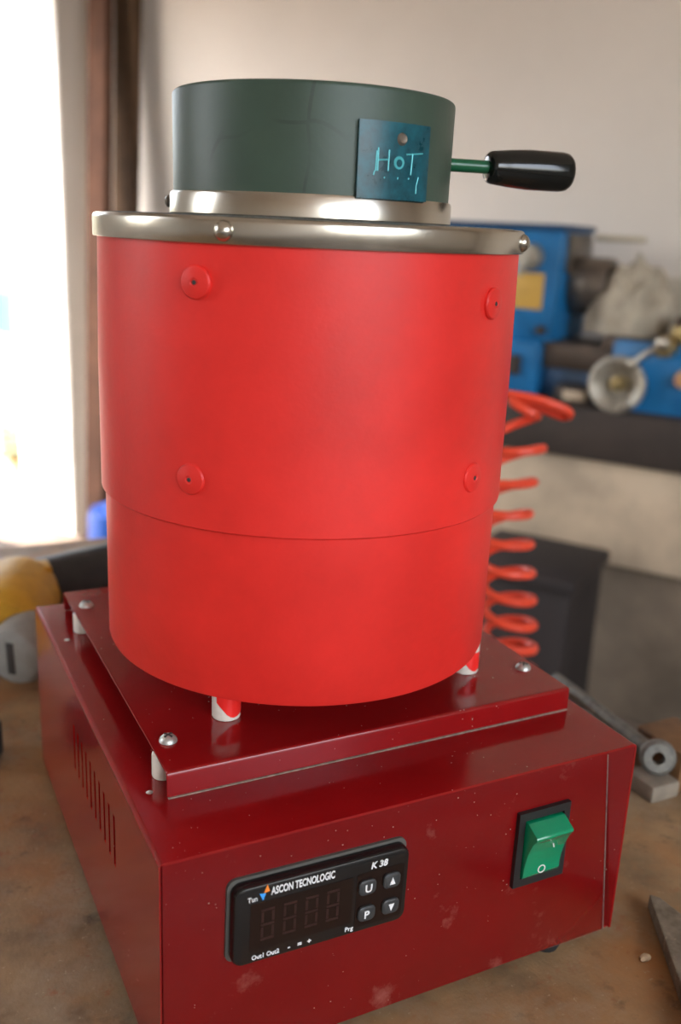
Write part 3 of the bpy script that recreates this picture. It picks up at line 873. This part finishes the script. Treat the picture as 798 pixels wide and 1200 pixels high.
tube(bm, [Vector((0.000, 0.505, BT + 0.030)), Vector((0.045, 0.522, BT + 0.030)), Vector((0.10, 0.545, BT + 0.029)), Vector((0.17, 0.570, BT + 0.027)), Vector((0.22, 0.588, BT + 0.026))], [0.028, 0.028, 0.0275, 0.0265, 0.025], 28); obj('handle', bm, M['tool_black'], tool, label='black rubber handle')
bm = nb(); box(bm, -0.012, 0.044, 0.470, 0.492, BT + 0.062, BT + 0.0685, 0.002); obj('guard_lug', bm, M['yellow'], tool)
bm = nb()
revolve(bm, [(0, 0), (0.017, 0), (0.019, 0.003), (0.019, 0.022), (0.016, 0.027), (0, 0.028)], 28, Matrix.Translation((-0.040, 0.305, BT)))
obj('plastic_cap', bm, M['rubber'], label='black round plastic cap on the bench at the left edge', cat='cap')

# ------------------------------------------------------------------ coiled hose hanging beside the bench
hose = thing('coiled_air_hose', (0.505, 0.455, FLOOR), 'orange red coiled air hose hanging behind the drum on a steel pipe', 'hose')
HCX, HCY = 0.498, 0.447
pts = []
Z = 0.178
R = 0.0255
turns_up = 0
a = 0.3
z = 0.160
tot = 0.0
pts_h = []
while z > -0.33:
    f = min(1.0, max(0.0, (0.165 - z) / 0.20))
    pitch = 0.035 * (1 - f) + 0.0262 * f
    rr = R + 0.006 * max(0, 1 - f * 2.2)
    lean = 0.010 * (1 - f)
    sh = 0.0 if z > 0.16 else (-0.010 * (0.16 - z) / 0.08 if z > 0.08 else -0.010 + 0.020 * min(1.0, (0.08 - z) / 0.17))
    pts_h.append(Vector((0.896, -0.442, 0)) * sh + Vector((HCX + 0.008 * (1 - f) + rr * math.cos(a), HCY + 0.02 * (1 - f) + rr * math.sin(a), z + lean * math.sin(a + 2.2))))
    a += 2 * PI / 26
    z -= pitch / 26
tail = [pts_h[-1] + Vector((0.004, 0.01, -0.04)), Vector((0.50, 0.47, -0.55)), Vector((0.50, 0.48, -0.70)), Vector((0.53, 0.52, FLOOR + 0.005)), Vector((0.62, 0.60, FLOOR + 0.005))]
lead = [Vector((0.440, 0.545, 0.150)), Vector((0.455, 0.535, 0.178)), Vector((0.485, 0.500, 0.188)), Vector((0.520, 0.462, 0.187)), Vector((0.551, 0.448, 0.176)), Vector((0.556, 0.462, 0.168)), Vector((0.522, 0.485, 0.182)), Vector((0.498, 0.470, 0.184)), Vector((0.510, 0.450, 0.174))]
def spline(P, k=6):
    out = []
    for i in range(len(P) - 1):
        p0 = P[max(i - 1, 0)]; p1 = P[i]; p2 = P[i + 1]; p3 = P[min(i + 2, len(P) - 1)]
        for j in range(k):
            t = j / k
            out.append(0.5 * ((2 * p1) + (p2 - p0) * t + (2 * p0 - 5 * p1 + 4 * p2 - p3) * t * t + (3 * p1 - p0 - 3 * p2 + p3) * t ** 3))
    out.append(P[-1])
    return out
bm = nb(); tube(bm, spline(lead, 6)[:-1] + pts_h + spline([pts_h[-1]] + tail, 6)[1:], 0.0048, 8); obj('hose_coil', bm, M['hose'], hose)
bm = nb(); cyl(bm, (0.440, 0.560, FLOOR), (0.440, 0.560, 0.16), 0.011, None, 16); cyl(bm, (0.440, 0.560, 0.150), (0.440, 0.540, 0.150), 0.007, None, 12)
obj('air_pipe', bm, M['chuck'], hose, kind='stuff')

# ------------------------------------------------------------------ lathe (coordinates A, B, z about the hand wheel)
lathe = thing('metal_lathe', (-0.1, 0.2, FLOOR), 'blue metal lathe on a beige stand against the back wall', 'lathe', room=True)
def lb(name, m, dims, bev=0.006, parent=lathe, label=None):
    a0, a1, b0, b1, h0, h1 = dims
    bm = nb(); box(bm, a0, a1, b0, b1, WZ + h0, WZ + h1, bev)
    return obj(name, bm, M[m], parent, room=True, label=label)
def lc(name, m, p0, p1, r0, r1=None, seg=32, bev=0.003, parent=lathe, label=None):
    bm = nb(); cyl(bm, (p0[0], p0[1], WZ + p0[2]), (p1[0], p1[1], WZ + p1[2]), r0, r1, seg, bev)
    return obj(name, bm, M[m], parent, room=True, label=label)
lb('stand', 'stand', (-0.95, 0.95, 0.03, 0.40, -0.42, -0.165), 0.006)
lb('shaded_stand_base', 'plinth', (-0.93, 0.93, 0.07, 0.38, FLOOR - WZ, -0.415), 0.006)  # added set-back base, its darker colour stands in for shade low on the stand
lb('chip_tray', 'tray', (-0.98, 0.98, 0.0, 0.43, -0.176, -0.060), 0.006)
lb('bed', 'blue_dark', (-0.30, 0.90, 0.10, 0.28, -0.060, 0.008), 0.006)
lb('bed_ways', 'iron', (-0.30, 0.90, 0.095, 0.285, 0.008, 0.068), 0.005)
hs = lb('headstock', 'blue', (-0.62, -0.18, 0.08, 0.324, 0.068, 0.318), 0.008)
lb('top_cover', 'blue_dark', (-0.63, -0.175, 0.075, 0.33, 0.316, 0.331), 0.004, hs)
lb('gearbox', 'blue', (-0.62, -0.203, 0.06, 0.30, -0.060, 0.070), 0.008)
lc('speed_knob', 'wheel_metal', (-0.247, 0.08, 0.258), (-0.247, 0.045, 0.258), 0.030, 0.026, parent=hs)
lc('knob_lever', 'wheel_metal', (-0.247, 0.05, 0.258), (-0.262, 0.045, 0.215), 0.010, 0.008, 16, parent=hs)
lb('data_plate', 'plate_yellow', (-0.300, -0.212, 0.077, 0.082, 0.140, 0.222), 0.001, hs, label='yellow data plate')
lc('small_knob', 'tray', (-0.205, 0.08, 0.095), (-0.205, 0.06, 0.095), 0.011, None, 20, parent=hs)
lb('gear_handle', 'tray', (-0.275, -0.240, 0.035, 0.062, -0.01, 0.035), 0.004)
lb('end_guard', 'chuck', (-0.179, -0.172, 0.12, 0.30, 0.225, 0.312), 0.002, hs, label='grey guard plate')
lc('chuck', 'chuck', (-0.175, 0.20, 0.195), (-0.085, 0.20, 0.195), 0.068, 0.066, 48, 0.006)
for k in range(3):
    an = k * 2 * PI / 3 + 0.5
    bm = nb(); box(bm, -0.088, -0.060, -0.012, 0.012, 0.018, 0.055, 0.002, mtx=Matrix.Translation((0, 0.20, WZ + 0.195)) @ Matrix.Rotation(an, 4, 'X'))
    obj('chuck_jaw', bm, M['chuck'], lathe, room=True)
lc('spindle_rod', 'cream', (-0.165, 0.30, 0.306), (-0.046, 0.30, 0.306), 0.0075, None, 16, 0.001)
# carriage
lb('apron', 'blue', (-0.030, 0.330, 0.05, 0.105, -0.070, 0.092), 0.008)
lb('saddle', 'iron', (-0.06, 0.34, 0.06, 0.30, 0.066, 0.096), 0.006)
lb('compound_slide', 'brass', (0.088, 0.200, 0.06, 0.22, 0.096, 0.130), 0.005)
lb('tool_post', 'iron', (0.092, 0.190, 0.065, 0.165, 0.130, 0.152), 0.005)
lb('splash_guard', 'guard', (-0.02, 0.90, 0.335, 0.345, 0.060, 0.222), 0.002)
# hand wheel with dished face
bm = nb()
prof = [(0, -0.030), (0.020, -0.030), (0.026, -0.028), (0.038, -0.010), (0.0500, 0.000), (0.0555, 0.004), (0.0610, 0.002), (0.0630, -0.004), (0.0625, -0.012), (0.056, -0.016), (0.040, -0.022), (0.020, -0.045), (0, -0.045)]
revolve(bm, prof, 56, Matrix.Translation((0, 0.0, WZ)) @ Matrix.Rotation(PI / 2, 4, 'X'))
hw = obj('hand_wheel', bm, M['wheel_metal'], lathe, room=True, label='pale metal dished hand wheel')
lc('wheel_hub', 'brass', (0, 0.052, 0), (0, 0.006, 0), 0.020, 0.016, 28, 0.002, hw)
lc('wheel_grip', 'chrome', (0.026, -0.004, -0.044), (0.026, -0.030, -0.044), 0.0085, 0.0075, 18, 0.002, hw)
# feed lever with two bright knobs
lc('lever_arm', 'chrome', (0.030, 0.0, 0.052), (0.082, 0.0, 0.094), 0.0065, 0.007, 14, 0.001)
bm = nb(); bmesh.ops.create_uvsphere(bm, u_segments=20, v_segments=12, radius=0.0125); bmesh.ops.translate(bm, vec=(0.030, -0.003, WZ + 0.050), verts=bm.verts[:]); obj('lever_knob', bm, M['chrome'], lathe, room=True)
bm = nb(); bmesh.ops.create_uvsphere(bm, u_segments=20, v_segments=12, radius=0.0155); bmesh.ops.translate(bm, vec=(0.088, -0.008, WZ + 0.100), verts=bm.verts[:]); obj('lever_knob', bm, M['chrome'], lathe, room=True)
lc('lever_hub', 'brass', (0.088, 0.055, 0.088), (0.088, -0.002, 0.088), 0.024, 0.020, 24, 0.002)
lc('feed_knob', 'tan_knob', (0.132, 0.055, 0.022), (0.132, 0.025, 0.022), 0.021, 0.018, 24, 0.003, label='tan round knob')
lb('thread_box', 'tray', (-0.150, -0.060, 0.04, 0.10, -0.060, -0.022), 0.004)
lb('box_label', 'stand', (-0.128, -0.076, 0.037, 0.041, -0.052, -0.030), 0.001)

# crumpled pale cloth heaped over the tool slide
bm = nb()
bmesh.ops.create_icosphere(bm, subdivisions=5, radius=1.0)
from mathutils import noise as mn
for v in bm.verts:
    c = v.co.copy()
    up_ = max(0.0, c.z)
    rad = 1.0 + 0.22 * mn.noise(c * 2.3 + Vector((3, 1, 2))) + 0.12 * abs(mn.noise(c * 5.0 + Vector((9, 4, 1)))) - 0.10 * abs(mn.noise(Vector((math.atan2(c.y, c.x) * 2.4, 0.3, c.z * 0.8))))
    squeeze = 1.0 - 0.38 * up_ ** 2
    v.co = Vector((-0.030 + c.x * 0.092 * rad * squeeze + 0.012 * up_, 0.170 + c.y * 0.085 * rad * squeeze, WZ + 0.098 + max(0.0, c.z + 0.06) ** 0.7 * 0.150 * rad))
obj('dust_cloth', bm, M['cloth'], room=True, angle=60, label='crumpled pale beige cloth heaped over the lathe carriage', cat='cloth')
# dark bin below the lathe's left part
binr = thing('waste_bin', (-0.06, -0.17, FLOOR), 'dark plastic bin standing on the floor in front of the lathe stand', 'bin', room=True)
bm = nb()
prism(bm, [(-0.21, -0.30, FLOOR), (0.035, -0.30, FLOOR), (0.035, -0.05, FLOOR), (-0.21, -0.05, FLOOR)], (0, 0, 0.42), 0.012)
obj('bin_body', bm, M['bin'], binr, room=True)
bm = nb(); box(bm, -0.22, 0.045, -0.31, -0.04, FLOOR + 0.42, FLOOR + 0.45, 0.008); obj('bin_lid', bm, M['bin'], binr, room=True)

# ------------------------------------------------------------------ corner: leaning timbers and barrel
def leaning(name, base, topp, wd, dp, m, label):
    """square-edged board from base to top centre (A, B, z)"""
    b0 = Vector(base); t0 = Vector(topp)
    bm = nb()
    e = Vector((wd / 2, 0, 0)); f = Vector((0, dp / 2, 0))
    a = [bm.verts.new(b0 + s * e + t * f) for s, t in ((-1, -1), (1, -1), (1, 1), (-1, 1))]
    c = [bm.verts.new(t0 + s * e + t * f) for s, t in ((-1, -1), (1, -1), (1, 1), (-1, 1))]
    bm.faces.new(list(reversed(a))); bm.faces.new(c)
    for i in range(4):
        bm.faces.new((a[i], a[(i + 1) % 4], c[(i + 1) % 4], c[i]))
    bmesh.ops.bevel(bm, geom=bm.edges[:], offset=0.003, segments=1, affect='EDGES')
    return obj(name, bm, M[m], room=True, label=label, cat='timber', group='timbers leaning in the corner', smooth=False)
leaning('timber_plank', (-1.660, 0.110, FLOOR), (-1.828, 0.395, 1.50), 0.078, 0.036, 'plank_red', 'reddish brown timber leaning in the corner, the left and paler one')
leaning('timber_plank', (-1.715, 0.300, FLOOR), (-1.741, 0.418, 1.46), 0.086, 0.036, 'plank_dark', 'dark brown timber leaning in the corner, the right and darker one')
barrel = thing('blue_barrel', (-1.40, -0.05, FLOOR), 'blue plastic barrel on the floor in front of the leaning timbers', 'barrel', room=True)
bm = nb()
revolve(bm, [(0, 0), (0.095, 0), (0.10, 0.01), (0.10, 0.12), (0.104, 0.13), (0.10, 0.14), (0.10, 0.26), (0.094, 0.28), (0, 0.28)], 32, Matrix.Translation((-1.395, -0.05, FLOOR)))
obj('barrel_body', bm, M['barrel'], barrel, room=True)
bm = nb(); cyl(bm, (-1.395, -0.05, FLOOR + 0.28), (-1.395, -0.05, FLOOR + 0.30), 0.05, 0.048, 24, 0.003); obj('barrel_lid', bm, M['barrel'], barrel, room=True)
# scrap on the floor by the doorway
bm = nb(); box(bm, -2.20, -1.45, -0.85, 0.065, FLOOR + 0.0125, FLOOR + 0.022, 0.003)
obj('floor_mat', bm, M['scrap'], room=True, label='dark brown floor mat lying across the doorway at the left', cat='mat', smooth=False)
bm = nb(); box(bm, -1.98, -1.80, -0.16, -0.04, FLOOR + 0.022, FLOOR + 0.040, 0.003)
obj('pale_board', bm, M['board'], room=True, label='pale offcut of board lying on the dark mat by the doorway', cat='board', smooth=False)

# ------------------------------------------------------------------ yard things seen through the doorway
YD = FLOOR - 0.02
bm = nb(); box(bm, -7.4, -7.1, -3.0, 6.5, YD, YD + 1.60, 0.02); obj('garden_wall', bm, M['garden_wall'], room=True, label='olive grey garden wall across the yard', cat='wall', smooth=False)
tank = thing('blue_tank', (-5.4, 3.4, YD), 'sky blue tank standing in the sunlit yard outside', 'tank', room=True)
bm = nb(); revolve(bm, [(0, 0), (0.43, 0), (0.45, 0.02), (0.45, 0.32), (0.42, 0.36), (0.2, 0.39), (0, 0.39)], 32, Matrix.Translation((-5.4, 3.42, YD + 0.24))); obj('tank_body', bm, M['blue_paint'], tank, room=True)
bm = nb(); box(bm, -5.9, -4.9, 2.95, 3.9, YD, YD + 0.24, 0.01); obj('plinth', bm, M['terracotta'], tank, room=True)
shrub = thing('potted_shrub', (-2.7, 0.78, YD), 'flowering shrub in a terracotta pot outside the doorway', 'plant', room=True)
PB = Vector((-2.70, 0.78, YD))
bm = nb(); revolve(bm, [(0, 0), (0.06, 0), (0.08, 0.09), (0.09, 0.09), (0.09, 0.11), (0.078, 0.11), (0.07, 0.09), (0, 0.09)], 24, Matrix.Translation(PB)); obj('pot', bm, M['terracotta'], shrub, room=True)
def leaves(nl, r0, h0, h1, size):
    bm = nb()
    for _ in range(nl):
        th = random.uniform(0, 2 * PI); rr = r0 * math.sqrt(random.random()); hh = random.uniform(h0, h1)
        c = PB + Vector((rr * math.cos(th), rr * math.sin(th), hh))
        q = Matrix.Rotation(random.uniform(0, 6), 3, 'Z') @ Matrix.Rotation(random.uniform(-1, 1), 3, 'X')
        s = size * random.uniform(0.7, 1.3)
        v = [bm.verts.new(c + q @ Vector(p) * s) for p in ((-1, 0, 0), (0, -0.45, 0.1), (1, 0, 0), (0, 0.45, 0.1))]
        bm.faces.new(v)
    return bm
obj('foliage', leaves(300, 0.13, 0.10, 0.27, 0.022), M['leaf'], shrub, room=True, kind='stuff')
obj('blossom', leaves(120, 0.14, 0.12, 0.30, 0.024), M['flower'], shrub, room=True, kind='stuff')
